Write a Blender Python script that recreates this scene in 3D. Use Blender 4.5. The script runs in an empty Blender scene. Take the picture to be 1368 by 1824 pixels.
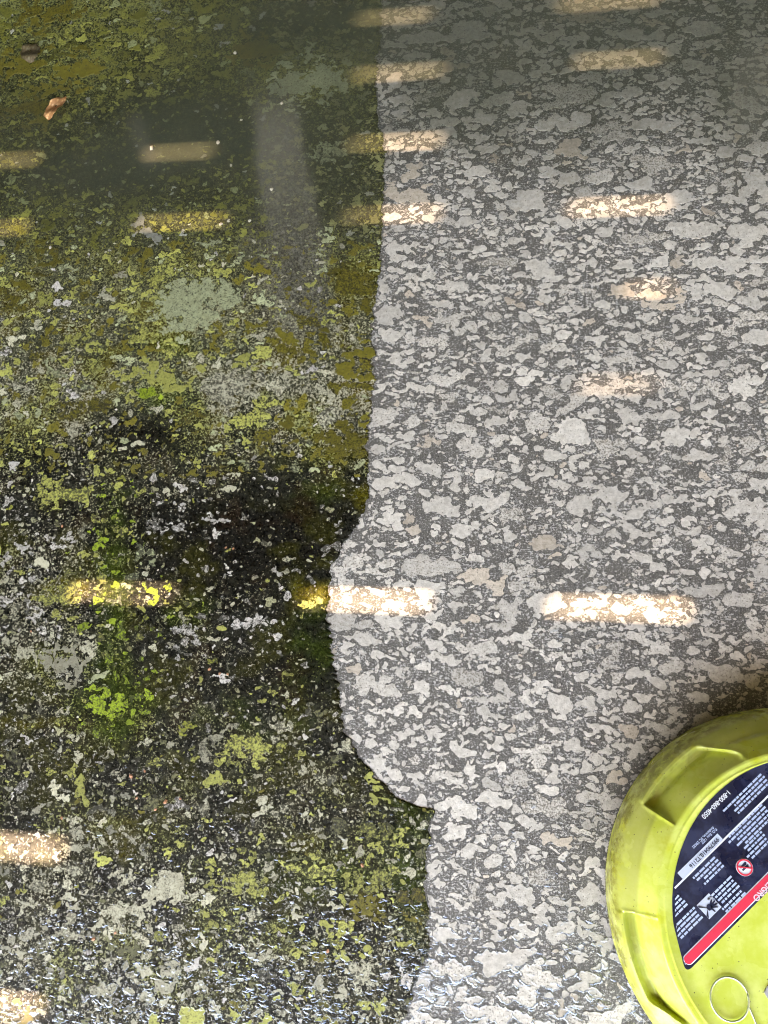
import bpy, bmesh, math, random
import numpy as np
from mathutils import Matrix, Vector

random.seed(7)
rng = np.random.default_rng(7)
scene = bpy.context.scene
COL = scene.collection

# ------------------------------------------------------------------ camera
FPX, CAM_H = 1317.0, 0.88                      # focal length in photo pixels, height above the slab
_X = np.array([10184, -167, 1317.0]); _X /= np.linalg.norm(_X)
_Y = np.array([866, 6012, -1317.0]); _Y -= _Y.dot(_X) * _X; _Y /= np.linalg.norm(_Y)
CM = np.array([_X, _Y, np.cross(_X, _Y)])      # columns: camera right, up, back in the world
cam_data = bpy.data.cameras.new('camera')
cam_data.sensor_fit = 'VERTICAL'
cam_data.sensor_height = 36.0
cam_data.lens = FPX / 1824 * 36
cam_data.clip_start = 0.02
cam_data.clip_end = 2000
cam = bpy.data.objects.new('camera', cam_data)
COL.objects.link(cam)
m4 = Matrix([[*CM[0], 0], [*CM[1], 0], [*CM[2], CAM_H], [0, 0, 0, 1]])
cam.matrix_world = m4
scene.camera = cam

# ------------------------------------------------------------------ sky, sun, exposure
SUN = np.array([-0.45, -0.35, 0.82]); SUN /= np.linalg.norm(SUN)
SUN_ELEV = math.asin(SUN[2])
world = bpy.data.worlds.new('World')
scene.world = world
world.use_nodes = True
wn = world.node_tree
wn.nodes.clear()
sky = wn.nodes.new('ShaderNodeTexSky')
sky.sky_type = 'NISHITA'
sky.sun_disc = False
sky.sun_elevation = SUN_ELEV
sky.sun_rotation = math.atan2(SUN[0], SUN[1])
sky.air_density = 1.0
sky.dust_density = 0.6
bg = wn.nodes.new('ShaderNodeBackground')
bg.inputs['Strength'].default_value = 0.13
wo = wn.nodes.new('ShaderNodeOutputWorld')
wn.links.new(sky.outputs[0], bg.inputs[0])
wn.links.new(bg.outputs[0], wo.inputs[0])
sun_data = bpy.data.lights.new('sun', 'SUN')
sun_data.energy = 4.5
sun_data.angle = math.radians(0.53)
sun_data.color = (1.0, 0.88, 0.79)
sun = bpy.data.objects.new('sun', sun_data)
COL.objects.link(sun)
sun.rotation_euler = Vector((-SUN[0], -SUN[1], -SUN[2])).to_track_quat('-Z', 'Y').to_euler()
scene.view_settings.view_transform = 'Standard'
scene.view_settings.look = 'None'
scene.view_settings.gamma = 1.0
scene.view_settings.use_curve_mapping = False
scene.view_settings.exposure = 4.42
scene.view_settings.use_white_balance = True           # the phone balanced for open shade
scene.view_settings.white_balance_temperature = 10000
scene.view_settings.white_balance_tint = 16
scene.cycles.max_bounces = 5
scene.cycles.filter_width = 1.1
scene.cycles.transparent_max_bounces = 10


# ------------------------------------------------------------------ helpers
def at(px, py, z=0.0):
    """point of the place at height z that the photograph shows at a pixel"""
    d = CM @ np.array([px - 684.0, 912.0 - py, -FPX])
    t = (z - CAM_H) / d[2]
    return np.array([d[0] * t, d[1] * t])


def to_px(x, y, z=0.0):
    p = np.stack([x, y, np.full_like(x, z - CAM_H)], 0).reshape(3, -1)
    c = CM.T @ p
    return (684 + FPX * c[0] / -c[2]).reshape(x.shape), (912 - FPX * c[1] / -c[2]).reshape(x.shape)


def vnoise(x, y, scale, seed=0):
    """gradient noise about -1..1"""
    x = x * scale + seed * 17.13
    y = y * scale - seed * 9.71
    xi = np.floor(x).astype(np.int64); yi = np.floor(y).astype(np.int64)
    fx = x - xi; fy = y - yi
    u = fx * fx * fx * (fx * (fx * 6 - 15) + 10)
    v = fy * fy * fy * (fy * (fy * 6 - 15) + 10)

    def g(ix, iy, dx, dy):
        hsh = (ix * 374761393 + iy * 668265263 + seed * 974711) & 0xFFFFFFFF
        hsh = ((hsh ^ (hsh >> 13)) * 1274126177) & 0xFFFFFFFF
        a = ((hsh ^ (hsh >> 16)) & 0xFFFF) * (2 * math.pi / 65536)
        return np.cos(a) * dx + np.sin(a) * dy
    a = g(xi, yi, fx, fy); b = g(xi + 1, yi, fx - 1, fy)
    c = g(xi, yi + 1, fx, fy - 1); d = g(xi + 1, yi + 1, fx - 1, fy - 1)
    return 1.5 * ((a + (b - a) * u) * (1 - v) + (c + (d - c) * u) * v)


def fbm(x, y, scale, octs=3, seed=0, gain=0.5):
    r = 0; a = 1.0
    for i in range(octs):
        r = r + a * vnoise(x, y, scale * 2 ** i, seed + i * 5)
        a *= gain
    return r


def smooth(a, b, x):
    t = np.clip((x - a) / (b - a), 0, 1)
    return t * t * (3 - 2 * t)


class Mat:
    """short hand for node materials"""
    def __init__(self, name):
        self.m = bpy.data.materials.new(name)
        self.m.use_nodes = True
        self.t = self.m.node_tree
        self.t.nodes.clear()
        self.out = self.t.nodes.new('ShaderNodeOutputMaterial')
        self.pos = self.t.nodes.new('ShaderNodeTexCoord').outputs['Object']

    def put(self, sock, v):
        if hasattr(v, 'links'):
            self.t.links.new(v, sock)
        elif isinstance(v, (tuple, list)) and len(v) == 3 and sock.type == 'RGBA':
            sock.default_value = (*v, 1)
        else:
            sock.default_value = v

    def noise(self, scale, detail=2, rough=0.5, vec=None, lac=2.0):
        n = self.t.nodes.new('ShaderNodeTexNoise')
        self.put(n.inputs['Vector'], self.pos if vec is None else vec)
        n.inputs['Scale'].default_value = scale
        n.inputs['Detail'].default_value = detail
        n.inputs['Roughness'].default_value = rough
        n.inputs['Lacunarity'].default_value = lac
        return n.outputs[0]

    def voro(self, scale, vec=None, feature='F1', out='Distance', rnd=1.0):
        n = self.t.nodes.new('ShaderNodeTexVoronoi')
        n.feature = feature
        self.put(n.inputs['Vector'], self.pos if vec is None else vec)
        n.inputs['Scale'].default_value = scale
        n.inputs['Randomness'].default_value = rnd
        return n.outputs[out]

    def vscale(self, sx, sy, sz, vec=None):
        n = self.t.nodes.new('ShaderNodeMapping')
        self.put(n.inputs['Vector'], self.pos if vec is None else vec)
        n.inputs['Scale'].default_value = (sx, sy, sz)
        return n.outputs[0]

    def op(self, kind, a, b=0.0, c=0.0):
        n = self.t.nodes.new('ShaderNodeMath')
        n.operation = kind
        self.put(n.inputs[0], a); self.put(n.inputs[1], b); self.put(n.inputs[2], c)
        return n.outputs[0]

    def step(self, v, lo, hi, o0=0.0, o1=1.0):
        n = self.t.nodes.new('ShaderNodeMapRange')
        n.interpolation_type = 'SMOOTHSTEP'
        self.put(n.inputs[0], v); self.put(n.inputs[1], lo); self.put(n.inputs[2], hi)
        self.put(n.inputs[3], o0); self.put(n.inputs[4], o1)
        return n.outputs[0]

    def mix(self, f, a, b, blend='MIX'):
        n = self.t.nodes.new('ShaderNodeMix')
        n.data_type = 'RGBA'
        n.blend_type = blend
        self.put(n.inputs[0], f); self.put(n.inputs[6], a); self.put(n.inputs[7], b)
        return n.outputs[2]

    def attr(self, name, out='Color'):
        n = self.t.nodes.new('ShaderNodeAttribute')
        n.attribute_name = name
        return n.outputs[out]

    def bump(self, height, strength, dist):
        n = self.t.nodes.new('ShaderNodeBump')
        n.inputs['Strength'].default_value = strength
        n.inputs['Distance'].default_value = dist
        self.put(n.inputs['Height'], height)
        return n.outputs[0]

    def principled(self, color, rough=0.5, normal=None, spec=0.5, **kw):
        n = self.t.nodes.new('ShaderNodeBsdfPrincipled')
        self.put(n.inputs['Base Color'], color)
        self.put(n.inputs['Roughness'], rough)
        self.put(n.inputs['Specular IOR Level'], spec)
        if normal is not None:
            self.put(n.inputs['Normal'], normal)
        for k, v in kw.items():
            self.put(n.inputs[k.replace('_', ' ')], v)
        return n.outputs[0]

    def fresnel(self, ior):
        """mirror share seen from the air side only"""
        fr = self.t.nodes.new('ShaderNodeFresnel'); fr.inputs['IOR'].default_value = ior
        ge = self.t.nodes.new('ShaderNodeNewGeometry')
        return self.op('MULTIPLY', fr.outputs[0], self.op('SUBTRACT', 1.0, ge.outputs['Backfacing']))

    def shader(self, kind):
        return self.t.nodes.new(kind)

    def finish(self, sh):
        self.t.links.new(sh, self.out.inputs['Surface'])
        return self.m


def link(name, mesh, mat=None, parent=None, smooth_on=False):
    o = bpy.data.objects.new(name, mesh)
    COL.objects.link(o)
    if mat is not None:
        mesh.materials.append(mat)
    if parent is not None:
        o.parent = parent
    if smooth_on:
        mesh.shade_smooth()
    return o


def from_lists(name, v, f):
    me = bpy.data.meshes.new(name)
    me.from_pydata(v, [], f)
    me.update()
    return me


def tag(o, label=None, cat=None, group=None, kind=None):
    for k, v in (('label', label), ('category', cat), ('group', group), ('kind', kind)):
        if v:
            o[k] = v
    return o


def empty(name, loc=(0, 0, 0)):
    o = bpy.data.objects.new(name, None)
    o.empty_display_size = 0.1
    COL.objects.link(o)
    o.location = loc
    return o


def box_mesh(name, x0, x1, y0, y1, z0, z1, bevel=0.0):
    bm = bmesh.new()
    bmesh.ops.create_cube(bm, size=1.0)
    for v in bm.verts:
        v.co = ((x0 + x1) / 2 + v.co.x * (x1 - x0), (y0 + y1) / 2 + v.co.y * (y1 - y0), (z0 + z1) / 2 + v.co.z * (z1 - z0))
    if bevel:
        bmesh.ops.bevel(bm, geom=bm.edges[:], offset=bevel, segments=1, affect='EDGES')
    me = bpy.data.meshes.new(name)
    bm.to_mesh(me); bm.free()
    return me


def prism_mesh(name, pts, z0, z1):
    n = len(pts)
    v = [(p[0], p[1], z1) for p in pts] + [(p[0], p[1], z0) for p in pts]
    a = sum(pts[i][0] * pts[(i + 1) % n][1] - pts[(i + 1) % n][0] * pts[i][1] for i in range(n))
    top = list(range(n)) if a > 0 else list(range(n))[::-1]
    f = [top, [i + n for i in top[::-1]]]
    for k in range(n):
        i, j = top[k], top[(k + 1) % n]
        f.append([j, i, i + n, j + n])
    return from_lists(name, v, f)


def tube_mesh(name, pts, r, seg=10):
    v, f = [], []
    P = [Vector(p) for p in pts]
    up = Vector((0, 0, 1))
    for i, p in enumerate(P):
        d = (P[min(i + 1, len(P) - 1)] - P[max(i - 1, 0)]).normalized()
        s = d.cross(up)
        s = s.normalized() if s.length > 1e-6 else Vector((1, 0, 0))
        t = s.cross(d).normalized()
        for k in range(seg):
            a = 2 * math.pi * k / seg
            v.append(p + s * (r * math.cos(a)) + t * (r * math.sin(a)))
    for i in range(len(P) - 1):
        for k in range(seg):
            k2 = (k + 1) % seg
            f.append([i * seg + k, i * seg + k2, (i + 1) * seg + k2, (i + 1) * seg + k])
    f.append(list(range(seg))[::-1]); f.append([(len(P) - 1) * seg + k for k in range(seg)])
    return from_lists(name, v, f)


# ------------------------------------------------------------------ materials of the setting
def mat_ground():
    m = Mat('lawn')
    c = m.mix(m.noise(6, 5, 0.7), (0.05, 0.07, 0.02), (0.10, 0.11, 0.04))
    return m.finish(m.principled(c, 0.9))


def mat_concrete():
    m = Mat('pressure_washed_concrete')
    base = m.mix(m.noise(45, 4, 0.65), (0.145, 0.137, 0.124), (0.245, 0.232, 0.210))
    broom = m.noise(1.0, 3, 0.6, m.vscale(900, 55, 1))
    base = m.mix(m.step(broom, 0.3, 0.7, 0.0, 0.55), base, (0.045, 0.044, 0.042))
    grit = m.noise(1500, 2, 0.6)
    base = m.mix(m.step(grit, 0.35, 0.7), m.mix(1.0, base, (0.62, 0.62, 0.62), 'MULTIPLY'), base)
    # crumbs of the pale skin left between the larger flakes
    dens = m.noise(26, 3, 0.6)
    warp = m.vscale(1.0, 1.35, 1.0)
    s1 = m.noise(300, 4, 0.7, warp)
    thr = m.step(dens, 0.3, 0.7, 0.595, 0.515)
    k1 = m.step(m.op('SUBTRACT', s1, thr), 0.0, 0.03)
    s2 = m.noise(620, 3, 0.6, warp)
    k2 = m.step(s2, 0.60, 0.64)
    k = m.op('MAXIMUM', k1, m.op('MULTIPLY', k2, 0.8))
    pale = m.mix(m.noise(300, 2), (0.40, 0.385, 0.36), (0.60, 0.585, 0.55))
    col = m.mix(k, base, pale)
    pit = m.voro(120)
    col = m.mix(m.step(pit, 0.06, 0.13, 0.85, 0.0), col, (0.012, 0.011, 0.010))
    return m.finish(m.principled(col, m.step(dens, 0.3, 0.7, 0.32, 0.55), m.bump(m.noise(520, 2, 0.7), 0.55, 0.0012), 0.4))


def mat_flake():
    m = Mat('pale_cement_skin')
    tint = m.attr('tint')
    wear = m.attr('wear', 'Fac')
    c = m.mix(m.step(m.noise(160, 5, 0.75), 0.35, 0.65), m.mix(1.0, tint, (0.70, 0.69, 0.67), 'MULTIPLY'), tint)
    n = m.noise(420, 4, 0.72)
    thr = m.op('SUBTRACT', 0.66, m.op('MULTIPLY', wear, 0.20))
    k = m.step(m.op('SUBTRACT', n, thr), 0.0, 0.06)
    c = m.mix(m.op('MULTIPLY', k, 0.85), c, m.mix(1.0, c, (0.30, 0.29, 0.27), 'MULTIPLY'))
    pit = m.voro(170)
    c = m.mix(m.step(pit, 0.09, 0.17, 0.7, 0.0), c, (0.05, 0.045, 0.04))
    rust = m.step(m.noise(60, 4, 0.7), 0.73, 0.80, 0.0, 0.4)
    c = m.mix(rust, c, (0.30, 0.15, 0.07))
    hole = m.attr('hole', 'Fac')
    he = m.noise(330, 5, 0.76)
    hk = m.step(m.op('SUBTRACT', he, m.op('SUBTRACT', 0.76, m.op('MULTIPLY', hole, 0.345))), 0.0, 0.07)
    c = m.mix(m.op('MULTIPLY', hk, 0.9), c, m.mix(m.step(hole, .3, .5), (0.10, 0.098, 0.094), (0.022, 0.022, 0.014)))
    return m.finish(m.principled(c, 0.55, m.bump(m.noise(600, 2, 0.7), 0.4, 0.0006), 0.3))


def mat_algae():
    m = Mat('wet_algae')
    tint = m.attr('tint')
    speck = m.attr('speck')
    dens = m.attr('dens', 'Fac')
    n = m.noise(300, 5, 0.78)
    c = m.mix(m.step(n, 0.38, 0.64), m.mix(1.0, tint, (0.30, 0.30, 0.30), 'MULTIPLY'), m.mix(1.0, tint, (1.55, 1.55, 1.5), 'MULTIPLY'))
    n2 = m.noise(120, 4, 0.7)
    c = m.mix(m.step(n2, 0.40, 0.62, 0.55, 0.0), c, m.mix(1.0, c, (0.40, 0.38, 0.30), 'MULTIPLY'))
    # powdery growth that fades in and out
    pw = m.step(m.noise(95, 7, 0.82), 0.47, 0.68)
    c = m.mix(m.op('MULTIPLY', pw, m.op('MULTIPLY', dens, .8)), c, m.mix(1.0, speck, (0.42, 0.42, 0.36), 'MULTIPLY'))
    # crumbs of pale skin and lichen that show through
    s = m.noise(360, 5, 0.74)
    thr = m.op('SUBTRACT', 0.622, m.op('MULTIPLY', dens, 0.24))
    k = m.step(m.op('SUBTRACT', s, thr), 0.0, 0.035)
    cs = m.mix(m.noise(240, 3), m.mix(1.0, speck, (0.4, 0.4, 0.35), 'MULTIPLY'), speck)
    c = m.mix(k, c, cs)
    return m.finish(m.principled(c, m.step(n2, 0.3, 0.7, 0.12, 0.30), m.bump(m.noise(420, 3, 0.75), 0.6, 0.0013), 0.15))


def mat_water(name, ior=1.45):
    m = Mat(name)
    fr = m.fresnel(ior)
    tr = m.shader('ShaderNodeBsdfTransparent'); tr.inputs[0].default_value = (0.93, 0.94, 0.94, 1)
    gl = m.shader('ShaderNodeBsdfGlossy'); gl.inputs['Roughness'].default_value = 0.03; gl.inputs['Color'].default_value = (.72, .84, 1, 1)  # sky blue of the glints put into the mirror colour
    mx = m.shader('ShaderNodeMixShader')
    m.t.links.new(fr, mx.inputs[0]); m.t.links.new(tr.outputs[0], mx.inputs[1]); m.t.links.new(gl.outputs[0], mx.inputs[2])
    return m.finish(mx.outputs[0])


def mat_puddle():
    m = Mat('murky_rinse_water')
    depth = m.attr('depth', 'Fac')
    d = m.step(m.op('ADD', depth, m.op('MULTIPLY', m.op('SUBTRACT', m.noise(22, 4, 0.6), 0.5), 0.5)), 0.0, 1.0)
    silt = m.shader('ShaderNodeBsdfDiffuse')
    pale = m.attr('pale', 'Fac')
    m.put(silt.inputs[0], m.mix(m.op('MULTIPLY', pale, .7), m.mix(m.noise(9, 3), (0.062, 0.076, 0.052), (0.105, 0.108, 0.072)), (.25, .235, .185)))
    d = m.op('ADD', d, m.op('MULTIPLY', pale, .10))
    tr = m.shader('ShaderNodeBsdfTransparent')
    mx = m.shader('ShaderNodeMixShader')
    m.put(mx.inputs[0], m.op('MULTIPLY', d, 0.62)); m.t.links.new(tr.outputs[0], mx.inputs[1]); m.t.links.new(silt.outputs[0], mx.inputs[2])
    fr = m.fresnel(1.36)
    gl = m.shader('ShaderNodeBsdfGlossy'); gl.inputs['Roughness'].default_value = 0.02
    m.put(gl.inputs['Normal'], m.bump(m.noise(7, 2), 0.08, 0.004))
    mx2 = m.shader('ShaderNodeMixShader')
    m.put(mx2.inputs[0], m.op('MULTIPLY', fr, m.step(d, 0.02, 0.3)))
    m.t.links.new(mx.outputs[0], mx2.inputs[1]); m.t.links.new(gl.outputs[0], mx2.inputs[2])
    return m.finish(mx2.outputs[0])


def mat_wood(name, a, b):
    m = Mat(name)
    g = m.noise(1.0, 4, 0.6, m.vscale(2.0, 60, 60))
    return m.finish(m.principled(m.mix(g, a, b), 0.75, m.bump(g, 0.4, 0.002)))


M_CONC, M_FLAKE, M_ALGAE = mat_concrete(), mat_flake(), mat_algae()
M_DROP = mat_water('clear_water', 2.0)
M_BOARD = mat_wood('weathered_board', (0.13, 0.11, 0.085), (0.26, 0.22, 0.17))
M_JOIST = mat_wood('joist_timber', (0.20, 0.16, 0.11), (0.34, 0.28, 0.19))

# ------------------------------------------------------------------ ground and slab
g = link('ground', from_lists('ground', [(-600, -600, -.12), (600, -600, -.12), (600, 600, -.12), (-600, 600, -.12)], [(0, 1, 2, 3)]), mat_ground())
tag(g, kind='structure', label='lawn around the concrete patio')
patio = link('patio', box_mesh('patio', -4.2, 3.6, -3.2, 3.6, -.25, 0.0), M_CONC)
tag(patio, kind='structure', label='grey broomed concrete patio slab with pale worn skin')

# line between the washed strip on the right and the algae on the left
EDGE = [(690, -350), (688, -150), (680, 0), (673, 100), (669, 180), (676, 215), (686, 260), (683, 330), (681, 440), (672, 520), (661, 600), (668, 650),
        (662, 720), (655, 800), (654, 900), (626, 950), (590, 1010), (583, 1060), (582, 1110), (596, 1170), (606, 1240),
        (613, 1300), (640, 1350), (678, 1392), (712, 1424), (774, 1446), (765, 1480), (757, 1540), (765, 1620), (762, 1690),
        (742, 1760), (716, 1824), (690, 1950), (690, 2150)]
_e = np.array([at(*p) for p in EDGE])
_e = _e[np.argsort(_e[:, 1])]


def edge_x(y):
    z = np.zeros_like(y)
    r = np.interp(y + .0026 * fbm(z + 5.5, y, 120, 3, 44, .8), _e[:, 1], _e[:, 0])
    return r + 0.0035 * fbm(z + 3.1, y, 33, 2, 61) + (0.0018 + .0045 * np.abs(vnoise(z + 8.3, y, 21, 9))) * fbm(z + 1.7, y + .002 * vnoise(z, y, 90, 4), 71, 4, 62, .8)


def blobs(px, py, lst):
    r = 0
    for cx, cy, sx, sy, a in lst:
        r = r + a * np.exp(-((px - cx) / sx) ** 2 - ((py - cy) / sy) ** 2)
    return r


def dirt_density(px, py):
    """how much of the pale skin still shows through the algae"""
    d = np.interp(py, [-200, 0, 120, 220, 330, 470, 600, 720, 830, 920, 1050, 1200, 1330, 1450, 1600, 1824],
                  [.56, .56, .50, .34, .30, .42, .44, .48, .30, .16, .20, .16, .24, .24, .32, .30])
    d = d + blobs(px, py, [(520, 930, 120, 70, -.42), (560, 1150, 60, 90, -.3), (240, 770, 90, 50, -.25), (330, 240, 110, 60, -.5),
                           (180, 310, 110, 30, -.4), (590, 40, 130, 40, -.5), (520, 450, 60, 110, -.35), (70, 1060, 120, 120, .18), (200, 1720, 260, 100, .10),
                           (110, 1190, 90, 50, .2), (330, 540, 120, 60, .16), (560, 130, 70, 50, .25), (580, 760, 80, 60, .1),
                           (120, 600, 200, 60, -.1), (380, 1000, 90, 80, -.12), (600, 350, 60, 60, -.1)])
    return d


# ------------------------------------------------------------------ the flakes of pale skin
STEP = 0.00135
GX0, GX1, GY0, GY1 = -1.02, 0.74, -0.60, 1.28


def grow(x0, x1, y0, y1, classes, seeds, warp, warp_s, rough, bias_fn, mask_fn, seed):
    """grow lobed flakes on a grid, return their closed outlines"""
    nx = int((x1 - x0) / STEP); ny = int((y1 - y0) / STEP)
    xs = x0 + np.arange(nx) * STEP; ys = y0 + np.arange(ny) * STEP
    X, Y = np.meshgrid(xs, ys)
    WX = (X + warp * fbm(X, Y, warp_s, 3, seed)).astype(np.float32)
    WY = (Y + warp * 0.8 * fbm(X, Y, warp_s, 3, seed + 40)).astype(np.float32)
    best = np.full(X.shape, -1.0, np.float32); second = np.full(X.shape, -1.0, np.float32)
    r = np.random.default_rng(seed)

    def stamp(lobes):
        ext = max(math.hypot(l[0] - lobes[0][0], l[1] - lobes[0][1]) + 1.9 * max(l[2], l[3]) for l in lobes) + warp * 1.6
        i0 = max(0, int((lobes[0][1] - ext - y0) / STEP)); i1 = min(ny, int((lobes[0][1] + ext - y0) / STEP) + 1)
        j0 = max(0, int((lobes[0][0] - ext - x0) / STEP)); j1 = min(nx, int((lobes[0][0] + ext - x0) / STEP) + 1)
        if i1 <= i0 or j1 <= j0:
            return
        wx = WX[i0:i1, j0:j1]; wy = WY[i0:i1, j0:j1]
        v = None
        for cx, cy, a, b, th in lobes:
            ct, st = math.cos(th), math.sin(th)
            dx = wx - cx; dy = wy - cy
            q = 1 - np.sqrt(((dx * ct + dy * st) / a) ** 2 + ((dy * ct - dx * st) / b) ** 2)
            v = q if v is None else np.maximum(v, q)
        B = best[i0:i1, j0:j1]; S = second[i0:i1, j0:j1]
        up = v > B
        S[:] = np.where(up, B, np.maximum(S, v))
        B[:] = np.where(up, v, B)
    for s in seeds:
        stamp([s])
    for count, smin, smax, asp0, asp1, lobe_n, clear in classes:
        area = (x1 - x0) * (y1 - y0)
        for _ in range(int(count * area)):
            cx = r.uniform(x0, x1); cy = r.uniform(y0, y1)
            i = min(ny - 1, int((cy - y0) / STEP)); j = min(nx - 1, int((cx - x0) / STEP))
            if best[i, j] > clear:
                continue
            s = smin * (smax / smin) ** (r.random() ** 1.6)
            lobes = []
            for k in range(r.integers(1, lobe_n + 1)):
                q = s * (1.0 if k == 0 else r.uniform(.45, .85))
                asp = r.uniform(asp0, asp1)
                if k == 0:
                    lx, ly = cx, cy
                else:
                    ang = r.normal(0, .45) + (math.pi if r.random() < .5 else 0)
                    lx = lobes[-1][0] + math.cos(ang) * s * 1.05; ly = lobes[-1][1] + math.sin(ang) * s * .7
                lobes.append((lx, ly, q * math.sqrt(asp), q / math.sqrt(asp), r.normal(0.04, .3)))
            stamp(lobes)
    F = np.minimum(best, 1.6 * (best - second) - 0.07)
    F = F + rough * fbm(X, Y, 90, 4, seed + 70, 0.62) + bias_fn(X, Y)
    F = np.where(mask_fn(X, Y), F, -1.0).astype(np.float32)
    F[0, :] = F[-1, :] = -1; F[:, 0] = F[:, -1] = -1
    return contours(F, x0, y0)


def contours(F, x0, y0):
    ny, nx = F.shape
    I = F > 0
    c = (I[:-1, :-1] * 1 + I[:-1, 1:] * 2 + I[1:, 1:] * 4 + I[1:, :-1] * 8).astype(np.int8)
    H = ny * nx                                     # edge ids: horizontal i*nx+j, vertical H+i*nx+j
    nxt = {}
    # side codes: 0 bottom, 1 right, 2 top, 3 left; inside kept on the left
    table = {1: [(0, 3)], 2: [(1, 0)], 3: [(1, 3)], 4: [(2, 1)], 5: [(0, 3), (2, 1)], 6: [(2, 0)], 7: [(2, 3)],
             8: [(3, 2)], 9: [(0, 2)], 10: [(1, 0), (3, 2)], 11: [(1, 2)], 12: [(3, 1)], 13: [(0, 1)], 14: [(3, 0)]}
    for code, segs in table.items():
        ii, jj = np.nonzero(c == code)
        if len(ii) == 0:
            continue
        base = ii * nx + jj
        side = [base, H + base + 1, base + nx, H + base]
        for a, b in segs:
            nxt.update(zip(side[a].tolist(), side[b].tolist()))
    loops = []
    Ff = F.ravel()
    while nxt:
        s, e = nxt.popitem()
        ids = [s]
        while e != s:
            ids.append(e)
            e = nxt.pop(e)
        if len(ids) < 6:
            continue
        k = np.array(ids)
        hor = k < H
        b = np.where(hor, k, k - H)
        o = np.where(hor, b + 1, b + nx)
        fa = Ff[b]; fb = Ff[o]
        t = np.where(fb < -.9, .25, np.where(fa < -.9, .75, fa / (fa - fb + 1e-9)))
        i = b // nx; j = b % nx
        P = np.stack([x0 + (j + np.where(hor, t, 0)) * STEP, y0 + (i + np.where(hor, 0, t)) * STEP], 1)
        d = np.hypot(*(np.roll(P, -1, 0) - P).T)
        P = P[d > STEP * 0.22]
        if len(P) < 5:
            continue
        q = np.roll(P, -1, 0)
        area = 0.5 * np.sum(P[:, 0] * q[:, 1] - q[:, 0] * P[:, 1])
        if abs(area) < 3.0e-6:
            continue
        loops.append((area, P))
    sgn = np.sign(sum(a for a, _ in loops))
    return [(abs(a), P if a > 0 else P[::-1]) for a, P in loops if a * sgn > 0]


def flake_mesh(name, items, h, off=0.0, base=-0.0004):
    """items: list of (outline ccw, tint, wear)"""
    V, FA, T, W, HO = [], [], [], [], []
    n0 = 0
    for P, tint, wear, hole in items:
        n = len(P)
        t = np.roll(P, -1, 0) - np.roll(P, 1, 0)
        nrm = np.stack([t[:, 1], -t[:, 0]], 1) / (np.hypot(t[:, 0], t[:, 1])[:, None] + 1e-9)
        V.append(np.concatenate([np.column_stack([P, np.full(n, off + h)]),
                                 np.column_stack([P + nrm * 0.0002, np.full(n, off + base)])]))
        FA.append(list(range(n0, n0 + n)))
        FA.extend([[n0 + i, n0 + n + i, n0 + n + (i + 1) % n, n0 + (i + 1) % n] for i in range(n)])
        T.append(np.tile(np.array([*tint, 1.0]), (2 * n, 1)))
        W.append(np.full(2 * n, wear)); HO.append(np.full(2 * n, hole))
        n0 += 2 * n
    me = bpy.data.meshes.new(name)
    me.from_pydata(np.concatenate(V).tolist(), [], FA)
    a = me.attributes.new('tint', 'FLOAT_COLOR', 'POINT'); a.data.foreach_set('color', np.concatenate(T).ravel().astype(np.float32))
    a = me.attributes.new('wear', 'FLOAT', 'POINT'); a.data.foreach_set('value', np.concatenate(W).astype(np.float32))
    a = me.attributes.new('hole', 'FLOAT', 'POINT'); a.data.foreach_set('value', np.concatenate(HO).astype(np.float32))
    me.update()
    return me


# washed side
clean = grow(-0.34, GX1, GY0, GY1,
             [(80, .011, .018, 1.3, 2.3, 5, -.8), (420, .0075, .0125, 1.2, 2.2, 4, -.70), (3600, .0038, .0075, 1.1, 2.1, 3, -.45), (19000, .0017, .0036, 1.0, 2.0, 2, -.25)],
             [], 0.0050, 62, 0.28, lambda X, Y: -0.06 + 0.08 * fbm(X, Y, 6, 2, 5), lambda X, Y: X > edge_x(Y) + .0015, 11)
clean.sort(key=lambda q: -q[0])
items = []
for a, P in clean:
    k = rng.normal(0, .075)
    warm = rng.random()
    c = np.array([.65, .612, .555]) * (1 + k)
    if warm > .95:
        c = c * np.array([.92, .85, .78])
    wear = np.clip(rng.normal(.26, .26) + (.12 if a > 4e-4 else 0), 0, 1)
    items.append((P, c, wear, np.clip(rng.normal(.12, .15), 0, .5)))
for q in items[:300]:
    link('pale_flake', flake_mesh('pale_flake', [q], .0003), M_FLAKE, patio)
o = link('pale_flake_crumbs', flake_mesh('pale_flake_crumbs', items[300:], .00025), M_FLAKE, patio)
tag(o, kind='stuff', label='small pale flakes strewn over the washed grey concrete')

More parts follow.
